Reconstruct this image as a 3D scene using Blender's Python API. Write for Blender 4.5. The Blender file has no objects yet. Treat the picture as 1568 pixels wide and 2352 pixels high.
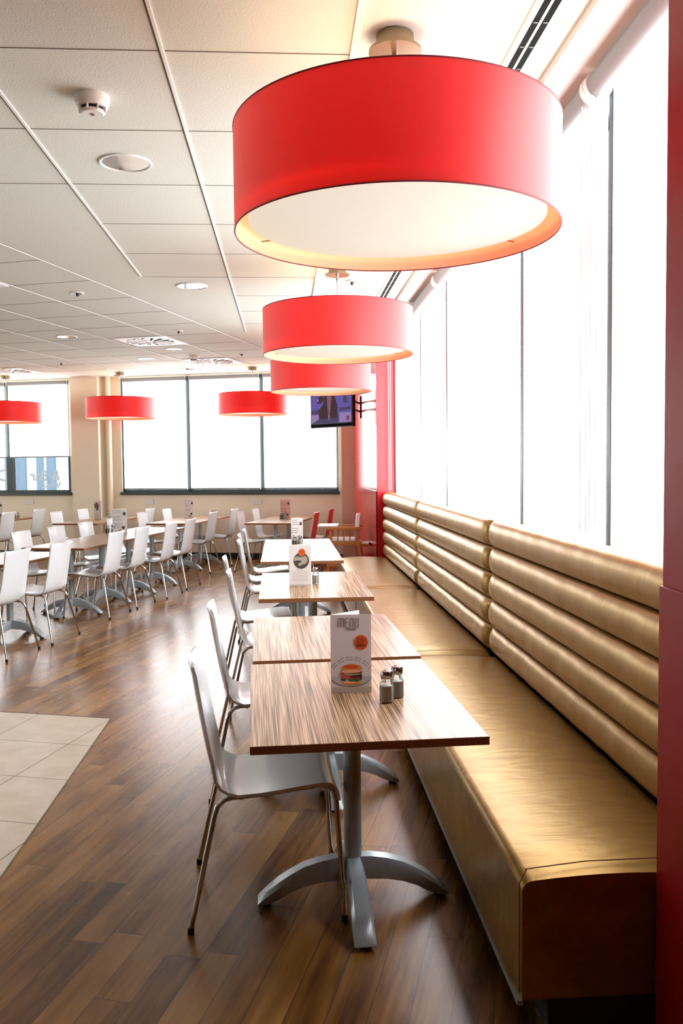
import bpy, bmesh, math, random
from mathutils import Vector, Matrix
random.seed(7)
PI = math.pi
C = bpy.context.scene.collection
scene = bpy.context.scene

# ------------------------------------------------------------------ materials
def srgb(r, g, b):
    f = lambda c: (c/255/12.92) if c/255 <= .04045 else ((c/255+.055)/1.055)**2.4
    return (f(r), f(g), f(b), 1)

def mat(name, col, rough=.5, metal=0., spec=.5, sheen=0., coat=0., emis=None, estr=0., trans=0., bump=None):
    m = bpy.data.materials.new(name); m.use_nodes = True
    nt = m.node_tree; p = nt.nodes['Principled BSDF']
    p.inputs['Base Color'].default_value = col
    p.inputs['Roughness'].default_value = rough
    p.inputs['Metallic'].default_value = metal
    p.inputs['Specular IOR Level'].default_value = spec
    p.inputs['Sheen Weight'].default_value = sheen
    p.inputs['Coat Weight'].default_value = coat
    p.inputs['Transmission Weight'].default_value = trans
    if emis is not None:
        p.inputs['Emission Color'].default_value = emis
        p.inputs['Emission Strength'].default_value = estr
    # every surface gets a procedural micro variation: relief where it shows, else a slight change of gloss
    tc = nt.nodes.new('ShaderNodeTexCoord'); nz = nt.nodes.new('ShaderNodeTexNoise')
    nt.links.new(tc.outputs['Object'], nz.inputs['Vector'])
    if bump:
        sc, st, ds = bump
        nz.inputs['Scale'].default_value = sc; nz.inputs['Detail'].default_value = 2
        bp = nt.nodes.new('ShaderNodeBump'); bp.inputs['Strength'].default_value = st; bp.inputs['Distance'].default_value = ds
        nt.links.new(nz.outputs['Fac'], bp.inputs['Height']); nt.links.new(bp.outputs['Normal'], p.inputs['Normal'])
    else:
        nz.inputs['Scale'].default_value = 18; nz.inputs['Detail'].default_value = 0
        mr = nt.nodes.new('ShaderNodeMapRange'); mr.inputs['To Min'].default_value = max(.02, rough-.03); mr.inputs['To Max'].default_value = min(1, rough+.03)
        nt.links.new(nz.outputs['Fac'], mr.inputs['Value']); nt.links.new(mr.outputs[0], p.inputs['Roughness'])
    return m

def nodes(m): return m.node_tree.nodes, m.node_tree.links, m.node_tree.nodes['Principled BSDF']

def math_node(nt, op, a, b=None):
    n = nt.nodes.new('ShaderNodeMath'); n.operation = op
    for i, v in enumerate((a, b)):
        if v is None: continue
        if isinstance(v, (int, float)): n.inputs[i].default_value = v
        else: nt.links.new(v, n.inputs[i])
    return n.outputs[0]

def ramp(nt, fac, stops):
    r = nt.nodes.new('ShaderNodeValToRGB'); e = r.color_ramp.elements
    while len(e) < len(stops): e.new(.5)
    for el, (p, c) in zip(e, stops): el.position = p; el.color = c
    nt.links.new(fac, r.inputs['Fac']); return r.outputs['Color']

def wood_floor():
    m = mat('oak_plank_floor', srgb(120, 84, 52), .3)
    nt = m.node_tree; N, L, p = nodes(m)
    for n in [n for n in N if n.type in ('BUMP', 'TEX_NOISE', 'MAP_RANGE')]: N.remove(n)
    tc = [n for n in N if n.type == 'TEX_COORD'][0]
    mp = N.new('ShaderNodeMapping'); mp.inputs['Rotation'].default_value = (0, 0, math.radians(16.5))
    mp.vector_type = 'POINT'; mp.inputs['Rotation'].default_value = (0, 0, math.radians(16.5))
    L.new(tc.outputs['Object'], mp.inputs['Vector'])
    sx = N.new('ShaderNodeSeparateXYZ'); L.new(mp.outputs['Vector'], sx.inputs[0])
    W, LEN = .116, 1.18
    v = math_node(nt, 'DIVIDE', math_node(nt, 'ADD', sx.outputs['X'], 50.0-.0045), W)
    row = math_node(nt, 'FLOOR', v); fv = math_node(nt, 'FRACT', v)
    wn = N.new('ShaderNodeTexWhiteNoise'); wn.noise_dimensions = '1D'; L.new(row, wn.inputs['W'])
    u = math_node(nt, 'ADD', math_node(nt, 'DIVIDE', math_node(nt, 'ADD', sx.outputs['Y'], 50.), LEN), wn.outputs['Value'])
    col = math_node(nt, 'FLOOR', u); fu = math_node(nt, 'FRACT', u)
    cx = N.new('ShaderNodeCombineXYZ'); L.new(row, cx.inputs[0]); L.new(col, cx.inputs[1])
    wc = N.new('ShaderNodeTexWhiteNoise'); wc.noise_dimensions = '3D'; L.new(cx.outputs[0], wc.inputs['Vector'])
    # grain
    gm = N.new('ShaderNodeCombineXYZ')
    L.new(math_node(nt, 'MULTIPLY', sx.outputs['X'], 26.), gm.inputs[0])
    L.new(math_node(nt, 'MULTIPLY', sx.outputs['Y'], 1.7), gm.inputs[1])
    L.new(math_node(nt, 'MULTIPLY', wc.outputs['Value'], 37.), gm.inputs[2])
    g1 = N.new('ShaderNodeTexNoise'); g1.inputs['Scale'].default_value = 1; g1.inputs['Detail'].default_value = 5
    g1.inputs['Roughness'].default_value = .6; g1.inputs['Distortion'].default_value = .6
    L.new(gm.outputs[0], g1.inputs['Vector'])
    gb = N.new('ShaderNodeCombineXYZ')
    L.new(math_node(nt, 'MULTIPLY', sx.outputs['X'], 9.), gb.inputs[0])
    L.new(math_node(nt, 'MULTIPLY', sx.outputs['Y'], 2.2), gb.inputs[1])
    L.new(math_node(nt, 'MULTIPLY', wc.outputs['Value'], 51.), gb.inputs[2])
    g2 = N.new('ShaderNodeTexNoise'); g2.inputs['Scale'].default_value = 1; g2.inputs['Detail'].default_value = 3
    L.new(gb.outputs[0], g2.inputs['Vector'])
    f = math_node(nt, 'ADD', math_node(nt, 'MULTIPLY', g1.outputs['Fac'], .5), math_node(nt, 'MULTIPLY', g2.outputs['Fac'], .55))
    f = math_node(nt, 'ADD', f, math_node(nt, 'MULTIPLY', math_node(nt, 'SUBTRACT', wc.outputs['Value'], .5), .22))
    c = ramp(nt, f, [(.28, srgb(54, 30, 9)), (.43, srgb(104, 64, 20)), (.57, srgb(134, 90, 34)), (.78, srgb(164, 118, 54))])
    # joints
    e1 = math_node(nt, 'LESS_THAN', fv, .024); e2 = math_node(nt, 'LESS_THAN', fu, .003)
    j = math_node(nt, 'MAXIMUM', e1, e2)
    mx = N.new('ShaderNodeMix'); mx.data_type = 'RGBA'
    L.new(math_node(nt, 'MULTIPLY', j, .85), mx.inputs['Factor']); L.new(c, mx.inputs[6]); mx.inputs[7].default_value = srgb(52, 36, 24)
    L.new(mx.outputs[2], p.inputs['Base Color'])
    h = math_node(nt, 'SUBTRACT', math_node(nt, 'MULTIPLY', g1.outputs['Fac'], .05), j)
    bp = N.new('ShaderNodeBump'); bp.inputs['Strength'].default_value = .25; bp.inputs['Distance'].default_value = .002
    L.new(h, bp.inputs['Height']); L.new(bp.outputs['Normal'], p.inputs['Normal'])
    L.new(math_node(nt, 'ADD', .20, math_node(nt, 'MULTIPLY', g2.outputs['Fac'], .12)), p.inputs['Roughness'])
    p.inputs['Specular IOR Level'].default_value = .5
    return m

def tile_floor():
    m = mat('cream_floor_tile', srgb(205, 192, 172), .3)
    nt = m.node_tree; N, L, p = nodes(m)
    for n in [n for n in N if n.type in ('BUMP', 'TEX_NOISE', 'MAP_RANGE')]: N.remove(n)
    tc = [n for n in N if n.type == 'TEX_COORD'][0]
    mp = N.new('ShaderNodeMapping'); mp.vector_type = 'TEXTURE'
    mp.inputs['Location'].default_value = (-1.12, 5.36, 0); mp.inputs['Rotation'].default_value = (0, 0, math.radians(-16.5))
    L.new(tc.outputs['Object'], mp.inputs['Vector'])
    sx = N.new('ShaderNodeSeparateXYZ'); L.new(mp.outputs['Vector'], sx.inputs[0])
    a = math_node(nt, 'FRACT', math_node(nt, 'DIVIDE', math_node(nt, 'ADD', sx.outputs['X'], 50-.0), .5))
    b = math_node(nt, 'FRACT', math_node(nt, 'DIVIDE', math_node(nt, 'ADD', sx.outputs['Y'], 50.8), .508))
    j = math_node(nt, 'MAXIMUM', math_node(nt, 'LESS_THAN', a, .012), math_node(nt, 'LESS_THAN', b, .012))
    nz = N.new('ShaderNodeTexNoise'); nz.inputs['Scale'].default_value = 7; nz.inputs['Detail'].default_value = 5
    L.new(tc.outputs['Object'], nz.inputs['Vector'])
    c = ramp(nt, nz.outputs['Fac'], [(.3, srgb(196, 180, 158)), (.7, srgb(214, 201, 182))])
    mx = N.new('ShaderNodeMix'); mx.data_type = 'RGBA'
    L.new(j, mx.inputs['Factor']); L.new(c, mx.inputs[6]); mx.inputs[7].default_value = srgb(105, 92, 78)
    L.new(mx.outputs[2], p.inputs['Base Color'])
    bp = N.new('ShaderNodeBump'); bp.inputs['Strength'].default_value = .3; bp.inputs['Distance'].default_value = .002; bp.invert = True
    L.new(j, bp.inputs['Height']); L.new(bp.outputs['Normal'], p.inputs['Normal'])
    return m

def zebrano():
    m = mat('striped_zebrano_laminate', srgb(190, 160, 130), .3, spec=.25)
    nt = m.node_tree; N, L, p = nodes(m)
    for n in [n for n in N if n.type in ('BUMP', 'TEX_NOISE', 'MAP_RANGE')]: N.remove(n)
    tc = [n for n in N if n.type == 'TEX_COORD'][0]
    oi = N.new('ShaderNodeObjectInfo')
    sx = N.new('ShaderNodeSeparateXYZ'); L.new(tc.outputs['Object'], sx.inputs[0])
    def stripes(kx, ky, det):
        g = N.new('ShaderNodeCombineXYZ')
        L.new(math_node(nt, 'MULTIPLY', sx.outputs['X'], kx), g.inputs[0])
        L.new(math_node(nt, 'MULTIPLY', sx.outputs['Y'], ky), g.inputs[1])
        L.new(math_node(nt, 'MULTIPLY', oi.outputs['Random'], 40.), g.inputs[2])
        t = N.new('ShaderNodeTexNoise'); t.inputs['Scale'].default_value = 1; t.inputs['Detail'].default_value = det
        L.new(g.outputs[0], t.inputs['Vector']); return t.outputs['Fac']
    f = math_node(nt, 'ADD', math_node(nt, 'MULTIPLY', stripes(300, 2.6, 2), .7), math_node(nt, 'MULTIPLY', stripes(70, 1.2, 2), .3))
    c = ramp(nt, f, [(.36, srgb(70, 47, 31)), (.46, srgb(124, 92, 65)), (.54, srgb(166, 136, 104)), (.64, srgb(190, 164, 132))])
    L.new(c, p.inputs['Base Color'])
    bp = N.new('ShaderNodeBump'); bp.inputs['Strength'].default_value = .12; bp.inputs['Distance'].default_value = .001
    L.new(f, bp.inputs['Height']); L.new(bp.outputs['Normal'], p.inputs['Normal'])
    return m

def leather(st=.22, nm='gold_leatherette'):
    m = mat(nm, srgb(178, 148, 98), .4, spec=.4)
    nt = m.node_tree; N, L, p = nodes(m)
    tc = [n for n in N if n.type == 'TEX_COORD'][0]
    for n in [n for n in N if n.type in ('BUMP', 'TEX_NOISE', 'MAP_RANGE')]: N.remove(n)
    n1 = N.new('ShaderNodeTexNoise'); n1.inputs['Scale'].default_value = 5; n1.inputs['Detail'].default_value = 4; n1.inputs['Distortion'].default_value = 1.2
    mp = N.new('ShaderNodeMapping'); mp.inputs['Scale'].default_value = (1.0, 3.2, 1.6)
    L.new(tc.outputs['Object'], mp.inputs['Vector']); L.new(mp.outputs['Vector'], n1.inputs['Vector'])
    n2 = N.new('ShaderNodeTexNoise'); n2.inputs['Scale'].default_value = 260; n2.inputs['Detail'].default_value = 2
    L.new(tc.outputs['Object'], n2.inputs['Vector'])
    h = math_node(nt, 'ADD', math_node(nt, 'MULTIPLY', n1.outputs['Fac'], 1.), math_node(nt, 'MULTIPLY', n2.outputs['Fac'], .03))
    bp = N.new('ShaderNodeBump'); bp.inputs['Strength'].default_value = st; bp.inputs['Distance'].default_value = .012
    L.new(h, bp.inputs['Height']); L.new(bp.outputs['Normal'], p.inputs['Normal'])
    c = ramp(nt, n1.outputs['Fac'], [(.3, srgb(152, 116, 56)), (.7, srgb(170, 136, 74))])
    L.new(c, p.inputs['Base Color'])
    p.inputs['Metallic'].default_value = .6; p.inputs['Roughness'].default_value = .36
    return m

def ceiling_mat(name, col):
    return mat(name, col, .9, spec=.2, bump=(140, .35, .004))

BLIND = 7.0
M = dict(
    floor=wood_floor(), tiles=tile_floor(), frame=mat('blue_grey_window_metal', srgb(52, 64, 74), .4), zebra=zebrano(), leather=leather(), roll=leather(.07, 'gold_leatherette_roll'),
    ceil=ceiling_mat('textured_ceiling_tile', srgb(220, 221, 212)),
    plaster=mat('white_ceiling_plaster', srgb(212, 211, 206), .85, spec=.2),
    rail=mat('white_ceiling_rail', srgb(238, 236, 230), .5),
    gap=mat('ceiling_shadow_joint', srgb(120, 114, 104), .9),
    beige=mat('beige_wall_paint', srgb(240, 229, 206), .7, bump=(90, .05, .002)),
    tan=mat('shaded_wall_tan', srgb(212, 188, 164), .7, bump=(90, .05, .002)),  # tan tone puts the shade on the right-hand column into its paint
    darkwall=mat('dark_unseen_wall', srgb(92, 66, 48), .6),
    maroon=mat('maroon_corner_post', srgb(84, 10, 26), .5),
    cream=mat('cream_lit_side', srgb(240, 228, 205), .4),
    red=mat('red_gloss_panel', srgb(196, 22, 34), .2, spec=.55),
    redmatt=mat('red_satin_panel', srgb(166, 12, 18), .5, spec=.3),
    dark=mat('dark_window_metal', srgb(62, 74, 74), .4),
    base=mat('black_baseboard', srgb(24, 24, 24), .5),
    alu=mat('satin_aluminium', srgb(170, 180, 185), .33, metal=.35),
    steel=mat('brushed_steel', srgb(146, 132, 108), .35, metal=.9),
    chrome=mat('chrome_tube', srgb(205, 205, 205), .08, metal=1.),
    black=mat('black_plastic', srgb(18, 18, 18), .45),
    white=mat('white_lacquer', srgb(222, 226, 228), .22, coat=.4),
    whitepl=mat('white_plastic', srgb(232, 230, 224), .4),
    redshell=mat('red_lacquer', srgb(226, 116, 112), .35),
    edge=mat('brown_edge_band', srgb(140, 90, 54), .45),
    shade=mat('red_lampshade_fabric', srgb(226, 16, 16), .5, spec=.8, sheen=1.0, bump=(500, .08, .001)),
    trimred=mat('dark_red_shade_edge', srgb(120, 12, 24), .6),
    lining=mat('warm_glow_lining', srgb(255, 224, 176), .7),  # white lining tinted peach: the bulb's warm light put into its colour
    diff=mat('lit_opal_diffuser', srgb(120, 118, 113), .6, spec=.3, emis=srgb(255, 236, 212), estr=.56),
    blind=mat('daylit_roller_blind', srgb(245, 246, 246), .8, emis=(.93, .97, 1, 1), estr=BLIND),  # emission stands in for daylight coming through the fabric
    tube=mat('white_blind_tube', srgb(128, 132, 134), .5),
    cord=mat('grey_cord', srgb(190, 190, 188), .5),
    paper=mat('white_menu_card', srgb(226, 220, 220), .4, bump=(30, .02, .001)),
    paperb=mat('beige_menu_card', srgb(196, 186, 172), .45),
    ink=mat('grey_ink', srgb(95, 90, 88), .6), inkd=mat('dark_ink', srgb(40, 36, 36), .6),
    orange=mat('orange_sticker', srgb(216, 88, 34), .5), orangel=mat('pale_orange_ring', srgb(240, 178, 140), .5),
    inkr=mat('brown_ink', srgb(120, 40, 20), .6),
    bun=mat('bun_print', srgb(214, 140, 70), .5), meat=mat('patty_print', srgb(80, 34, 26), .5), green=mat('lettuce_print', srgb(58, 100, 44), .5),
    tomato=mat('tomato_print', srgb(196, 84, 74), .5), plate=mat('grey_plate_print', srgb(190, 192, 196), .5), shadow=mat('plate_rim_print', srgb(128, 124, 122), .5),
    photo=mat('monochrome_food_print', srgb(70, 66, 62), .5), photol=mat('pale_food_print', srgb(170, 160, 140), .5), pink=mat('pink_menu_print', srgb(222, 180, 166), .5),
    capm=mat('shaker_cap_metal', srgb(170, 170, 170), .2, metal=1.), salt=mat('white_salt', srgb(226, 226, 220), .9), pepper=mat('grey_pepper', srgb(96, 90, 84), .9),
    oak=mat('orange_varnished_wood', srgb(176, 106, 48), .4, bump=(25, .1, .002)), vinyl=mat('white_quilted_vinyl', srgb(226, 216, 220), .5, bump=(40, .4, .006)),
    vent=mat('white_vent_metal', srgb(236, 236, 234), .4), vdark=mat('dark_slot', srgb(6, 7, 7), .8, spec=.1),
    reflector=mat('downlight_reflector', srgb(232, 230, 222), .06, metal=1.), bulb=mat('frosted_lamp_glass', srgb(235, 228, 205), .3),
    facade=mat('pale_street_facade', srgb(228, 230, 232), .8), fglass=mat('blue_grey_street_window', srgb(128, 146, 162), .25), street=mat('pale_street_paving', srgb(170, 170, 168), .9),
    carblue=mat('teal_awning', srgb(50, 92, 120), .5), letter=mat('white_vinyl_lettering', srgb(248, 250, 252), .6, emis=(1, 1, 1, 1), estr=0.0),
    leadlow=mat('dark_plinth', srgb(40, 38, 36), .6),
)
def emit(name, col, s):
    m = mat(name, (0, 0, 0, 1), .5, spec=.1, emis=col, estr=s); return m
M['tvblue'] = emit('screen_violet', srgb(126, 110, 208), .5); M['tvdark'] = emit('screen_dark_jacket', srgb(74, 46, 54), .62)
M['tvpink'] = emit('screen_pink_shirt', srgb(168, 108, 140), .5); M['tvlil'] = emit('screen_lilac', srgb(186, 160, 216), .5); M['tvgrey'] = emit('screen_grey_blue', srgb(88, 74, 110), .62)
M['tvred'] = emit('screen_red_mark', srgb(170, 50, 96), .5)

def translucent(m, col, f):
    nt = m.node_tree; t = nt.nodes.new('ShaderNodeBsdfTranslucent'); t.inputs[0].default_value = col
    a = nt.nodes.new('ShaderNodeMixShader'); a.inputs[0].default_value = f
    nt.links.new(nt.nodes['Principled BSDF'].outputs[0], a.inputs[1]); nt.links.new(t.outputs[0], a.inputs[2])
    nt.links.new(a.outputs[0], nt.nodes['Material Output'].inputs[0])
translucent(M['shade'], srgb(255, 30, 22), .42); translucent(M['lining'], srgb(255, 225, 190), .4)

def vinyl_letter():
    m = bpy.data.materials.new('white_vinyl_letter'); m.use_nodes = True; nt = m.node_tree
    nt.nodes.remove(nt.nodes['Principled BSDF']); t = nt.nodes.new('ShaderNodeBsdfTranslucent'); d = nt.nodes.new('ShaderNodeBsdfDiffuse')
    a = nt.nodes.new('ShaderNodeMixShader'); nt.links.new(t.outputs[0], a.inputs[1]); nt.links.new(d.outputs[0], a.inputs[2]); a.inputs[0].default_value = .3
    for n in (t, d): n.inputs[0].default_value = (.95, .96, .97, 1)
    nt.links.new(a.outputs[0], nt.nodes['Material Output'].inputs[0]); return m
M['letter'] = vinyl_letter()

def glass_mat(name, tint, gl):
    m = bpy.data.materials.new(name); m.use_nodes = True; nt = m.node_tree
    nt.nodes.remove(nt.nodes['Principled BSDF']); out = nt.nodes['Material Output']
    t = nt.nodes.new('ShaderNodeBsdfTransparent'); t.inputs['Color'].default_value = tint
    g = nt.nodes.new('ShaderNodeBsdfGlossy'); g.inputs['Roughness'].default_value = .02
    lw = nt.nodes.new('ShaderNodeLayerWeight'); lw.inputs['Blend'].default_value = gl
    mx = nt.nodes.new('ShaderNodeMixShader')
    nt.links.new(lw.outputs['Fresnel'], mx.inputs[0]); nt.links.new(t.outputs[0], mx.inputs[1]); nt.links.new(g.outputs[0], mx.inputs[2])
    nt.links.new(mx.outputs[0], out.inputs[0]); return m
M['glass'] = glass_mat('clear_window_glass', (.95, .98, 1, 1), .12)
M['jar'] = glass_mat('shaker_glass', (.93, .95, .94, 1), .35)

# ------------------------------------------------------------------ mesh helpers
class MB:
    def __init__(s): s.bm = bmesh.new(); s.mats = []
    def mi(s, m):
        if m is None: return 0
        if m not in s.mats: s.mats.append(m)
        return s.mats.index(m)
    def face(s, vs, m=None):
        try:
            f = s.bm.faces.new(vs); f.material_index = s.mi(m); return f
        except ValueError: return None
    def hexa(s, pts, m=None):
        v = [s.bm.verts.new(p) for p in pts]
        for q in ((3, 2, 1, 0), (4, 5, 6, 7), (0, 1, 5, 4), (1, 2, 6, 5), (2, 3, 7, 6), (3, 0, 4, 7)): s.face([v[i] for i in q], m)
    def box(s, x0, x1, y0, y1, z0, z1, m=None):
        s.hexa([(x0, y0, z0), (x1, y0, z0), (x1, y1, z0), (x0, y1, z0), (x0, y0, z1), (x1, y0, z1), (x1, y1, z1), (x0, y1, z1)], m); return s
    def obox(s, o, u, n, u0, u1, n0, n1, z0, z1, m=None):
        """box in a wall frame: origin o, along u, out along n"""
        P = lambda a, b, z: (o[0]+u[0]*a+n[0]*b, o[1]+u[1]*a+n[1]*b, z)
        s.hexa([P(u0, n1, z0), P(u1, n1, z0), P(u1, n0, z0), P(u0, n0, z0), P(u0, n1, z1), P(u1, n1, z1), P(u1, n0, z1), P(u0, n0, z1)], m); return s
    def rings(s, rings, m=None, caps=True, closed=True):
        R = [[s.bm.verts.new(p) for p in r] for r in rings]
        n = len(R[0])
        for a, b in zip(R, R[1:]):
            for i in range(n if closed else n-1):
                j = (i+1) % n
                s.face([a[i], a[j], b[j], b[i]], m)
        if caps and closed:
            s.face(list(reversed(R[0])), m); s.face(R[-1], m)
        return s
    def lathe(s, prof, seg=32, m=None, c=(0, 0), caps=True):
        return s.rings([[(c[0]+r*math.cos(2*PI*k/seg), c[1]+r*math.sin(2*PI*k/seg), z) for k in range(seg)] for r, z in prof], m, caps)
    def tube(s, pts, r, seg=10, m=None):
        pts = [Vector(p) for p in pts]; rings = []; up = None
        for i, p in enumerate(pts):
            d = (pts[min(i+1, len(pts)-1)] - pts[max(i-1, 0)]).normalized()
            if up is None:
                up = d.orthogonal().normalized()
            else:
                up = (up - d*up.dot(d)).normalized()
            v = d.cross(up); rr = r[i] if isinstance(r, (list, tuple)) else r
            rings.append([tuple(p + (up*math.cos(2*PI*k/seg) + v*math.sin(2*PI*k/seg))*rr) for k in range(seg)])
        return s.rings(rings, m)
    def prism(s, poly, z0, z1, m=None, mside=None):
        a = [s.bm.verts.new((x, y, z0)) for x, y in poly]; b = [s.bm.verts.new((x, y, z1)) for x, y in poly]
        s.face(list(reversed(a)), mside or m); s.face(b, m)
        for i in range(len(poly)):
            j = (i+1) % len(poly); s.face([a[i], a[j], b[j], b[i]], mside or m)
        return s
    def build(s, name, m=None, parent=None, smooth=40, bevel=None, recalc=True):
        if recalc: bmesh.ops.recalc_face_normals(s.bm, faces=s.bm.faces)
        me = bpy.data.meshes.new(name); s.bm.to_mesh(me); s.bm.free()
        ms = s.mats if s.mats else [m]
        for x in ms: me.materials.append(x)
        if smooth:
            for p in me.polygons: p.use_smooth = True
            me.set_sharp_from_angle(angle=math.radians(smooth))
        o = bpy.data.objects.new(name, me); C.objects.link(o)
        if parent: o.parent = parent
        if bevel:
            b = o.modifiers.new('bevel', 'BEVEL'); b.width = bevel; b.segments = 2; b.limit_method = 'ANGLE'; b.angle_limit = math.radians(45)
        return o

def tag(o, label, cat, group=None):
    o['label'] = label; o['category'] = cat
    if group: o['group'] = group
    return o
def thing(name, label, cat, loc=(0, 0, 0), rz=0., group=None):
    o = bpy.data.objects.new(name, None); C.objects.link(o); o.empty_display_size = .1
    o.location = loc; o.rotation_euler = (0, 0, rz); return tag(o, label, cat, group)
def struct(o): o['kind'] = 'structure'; return o
def dup(root, loc, rz, label, group=None, name=None):
    def cp(o, par):
        c = o.copy(); C.objects.link(c); c.parent = par
        for ch in list(o.children): cp(ch, c)
        return c
    r = cp(root, None)
    if name: r.name = name
    r.location = loc; r.rotation_euler = (0, 0, rz); r['label'] = label
    if group: r['group'] = group
    return r
def D(a): return math.radians(a)

# ------------------------------------------------------------------ frames measured in metres
CZ = 3.16                                                   # ceiling height
WA = D(16); WO = (-.5, 14.5); WU = (math.cos(WA), -math.sin(WA)); WN = (-math.sin(WA), -math.cos(WA))
def wp(u, n, z=0.): return (WO[0]+WU[0]*u+WN[0]*n, WO[1]+WU[1]*u+WN[1]*n, z)
WRZ = -WA                                                   # local x = along wall, local -y = into the room

# ------------------------------------------------------------------ setting
struct(MB().box(-14, 2.2, -4.2, 19, -.12, 0).build('floor', M['floor'], smooth=None))
struct(MB().prism([(-1.11, -3.5), (-1.12, 5.36), (-9.1, 7.724), (-9.1, -3.5)], 0.0, .0025).build('floor_tiling', M['tiles'], smooth=None))
struct(MB().tube([(-1.113, -3.4, .001), (-1.12, 5.363, .001), (-9.1, 7.727, .001)], .004, 6).build('trim_1', M['gap']))

DL = [(-.813, 4.6, .135), (-.801, 7.645, .135), (-2.614, 10.58, .125), (-1.48, 11.667, .11), (-2.012, 12.676, .125), (-1.547, 14.02, .13)]
def ceiling():
    bm = bmesh.new(); edges = []
    def loop(pts):
        v = [bm.verts.new((x, y, CZ)) for x, y in pts]
        for i in range(len(v)): edges.append(bm.edges.new((v[i], v[(i+1) % len(v)])))
    loop([(-14, -4.2), (.30, -4.2), (.30, 18.5), (-14, 18.5)])
    for x, y, r in DL: loop([(x+r*.93*math.cos(2*PI*k/28), y+r*.93*math.sin(2*PI*k/28)) for k in range(28)])
    bmesh.ops.triangle_fill(bm, edges=edges, use_beauty=True)
    for f in bm.faces:
        if f.normal.z > 0: f.normal_flip()
    me = bpy.data.meshes.new('ceiling'); bm.to_mesh(me); bm.free(); me.materials.append(M['ceil'])
    o = bpy.data.objects.new('ceiling', me); C.objects.link(o); return struct(o)
ceil = ceiling()
MB().box(.29, 2.2, -4.2, 18.5, CZ+.004, CZ+.1).build('plaster_margin', M['plaster'], ceil, smooth=None)
def strip(mb, a, b, w, z0, z1):
    a = Vector(a); b = Vector(b); d = (b-a).normalized(); n = Vector((-d.y, d.x))*w/2
    P = lambda p, s: (p.x+n.x*s, p.y+n.y*s)
    q = [P(a, -1), P(b, -1), P(b, 1), P(a, 1)]
    mb.hexa([(x, y, z0) for x, y in q]+[(x, y, z1) for x, y in q])
rails, joints = MB(), MB()
YL = [3.385+.782*k for k in range(-9, 10)]
cols = [(-2.65, -1.915, 5.0), (-1.915, -1.18, 5.0), (-1.18, -.45, 7.28), (-.45, .283, 10.2)]
for x0, x1, ymax in cols:
    for y in YL:
        if y < ymax+.1: strip(joints, (x0+.01, y), (x1-.01, y), .006, CZ-.0015, CZ+.001)
for x, y1 in ((-2.65, 5.0), (-1.915, 5.0), (-1.18, 7.28), (-.45, 10.2)):
    strip(rails, (x, -4.), (x, y1), .013, CZ-.006, CZ); strip(joints, (x-.012, -4.), (x-.012, y1), .006, CZ-.0015, CZ+.001)
ga = D(17.3); gd = Vector((math.sin(ga), math.cos(ga))); gr = Vector((math.cos(ga), -math.sin(ga)))
G0 = Vector((-1.834, 6.724))
for i in range(0, 11):
    p = G0 - gr*.765*i
    strip(rails, p-gd*(1.3+.0*i), p+gd*(8.6+.2*i), .013, CZ-.006, CZ); strip(joints, p-gd*1.3+gr*.011, p+gd*8.6+gr*.011, .006, CZ-.0015, CZ+.001)
for k in range(-1, 12):
    p = G0+gd*.745*k
    strip(joints, p-gr*8.4, p-gr*.01, .007, CZ-.0015, CZ+.001)
rails.build('ceiling_rail', M['rail'], ceil, smooth=None); joints.build('ceiling_joint', M['gap'], ceil, smooth=None)
t = MB(); strip(t, (.282, -4), (.282, 18.2), .028, CZ-.012, CZ+.03)
struct(t.build('trim_2', M['rail'], smooth=None))
t = MB(); strip(t, (1.1, 2.2), (1.1, 10.5), .05, CZ-.03, CZ+.01); struct(t.build('trim_3', M['plaster'], smooth=None))

# right wall: low wall behind the bench, red piers
struct(MB().box(1.37, 1.62, 2.2, 10.5, 0, 1.13).build('wall_right', M['beige'], smooth=None))
pier = struct(MB().box(1.006, 1.9, .75, 2.22, 0, 3.3).build('wall_pier_near', M['redmatt'], smooth=None))
MB().box(.996, 1.027, .75, 2.222, 0, 1.24).build('dado_panel', M['redmatt'], pier, smooth=None, bevel=.003)
MB().box(1.006, 1.9, -4.2, .75, 0, 3.3).build('pier_return', M['redmatt'], pier, smooth=None)
pf = struct(MB().box(1.115, 2.0, 10.5, 14.02, 0, 3.3).build('wall_pier_far', M['red'], smooth=None))
MB().box(1.105, 1.5, 10.478, 10.5, 0, 1.255).build('dado_panel', M['red'], pf, smooth=None, bevel=.003)
MB().box(1.105, 1.12, 10.478, 13.8, 0, 1.255).build('dado_panel', M['red'], pf, smooth=None, bevel=.003)
MB().box(1.44, 1.475, 10.40, 10.5, 0, 3.2).build('corner_post', M['maroon'], pf, smooth=None)

# far wall
wb = MB()
wb.obox(WO, WU, WN, -14, 2.1, -.25, 0, 0, 1.12)
wb.obox(WO, WU, WN, -14, 2.1, -.25, 0, 3.13, 3.3)
wb.obox(WO, WU, WN, -3.45, -2.46, -.25, 0, 1.12, 3.13)
wb.obox(WO, WU, WN, 1.42, 2.1, -.25, 0, 1.12, 3.13)
wb.obox(WO, WU, WN, -14, -8.6, -.25, 0, 1.12, 3.13)
wback = struct(wb.build('wall_back', M['beige'], smooth=None))
MB().obox(WO, WU, WN, -3.3, -2.79, 0, .2, 0, 3.16).build('wall_column', M['beige'], wback, smooth=None)
MB().tube([wp(-2.66, .06, 0), wp(-2.66, .06, 3.16)], .05, 16).build('lit_side_rod', M['cream'], wback)  # upright rod standing in for the column's bright, window-lit right side
MB().obox(WO, WU, WN, 1.50, 1.72, 0, .12, 0, 3.16).build('wall_column', M['tan'], wback, smooth=None)
struct(MB().obox(WO, WU, WN, -9, 1.5, .0, .018, 0, .105).build('baseboard_back', M['base'], smooth=None))
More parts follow.
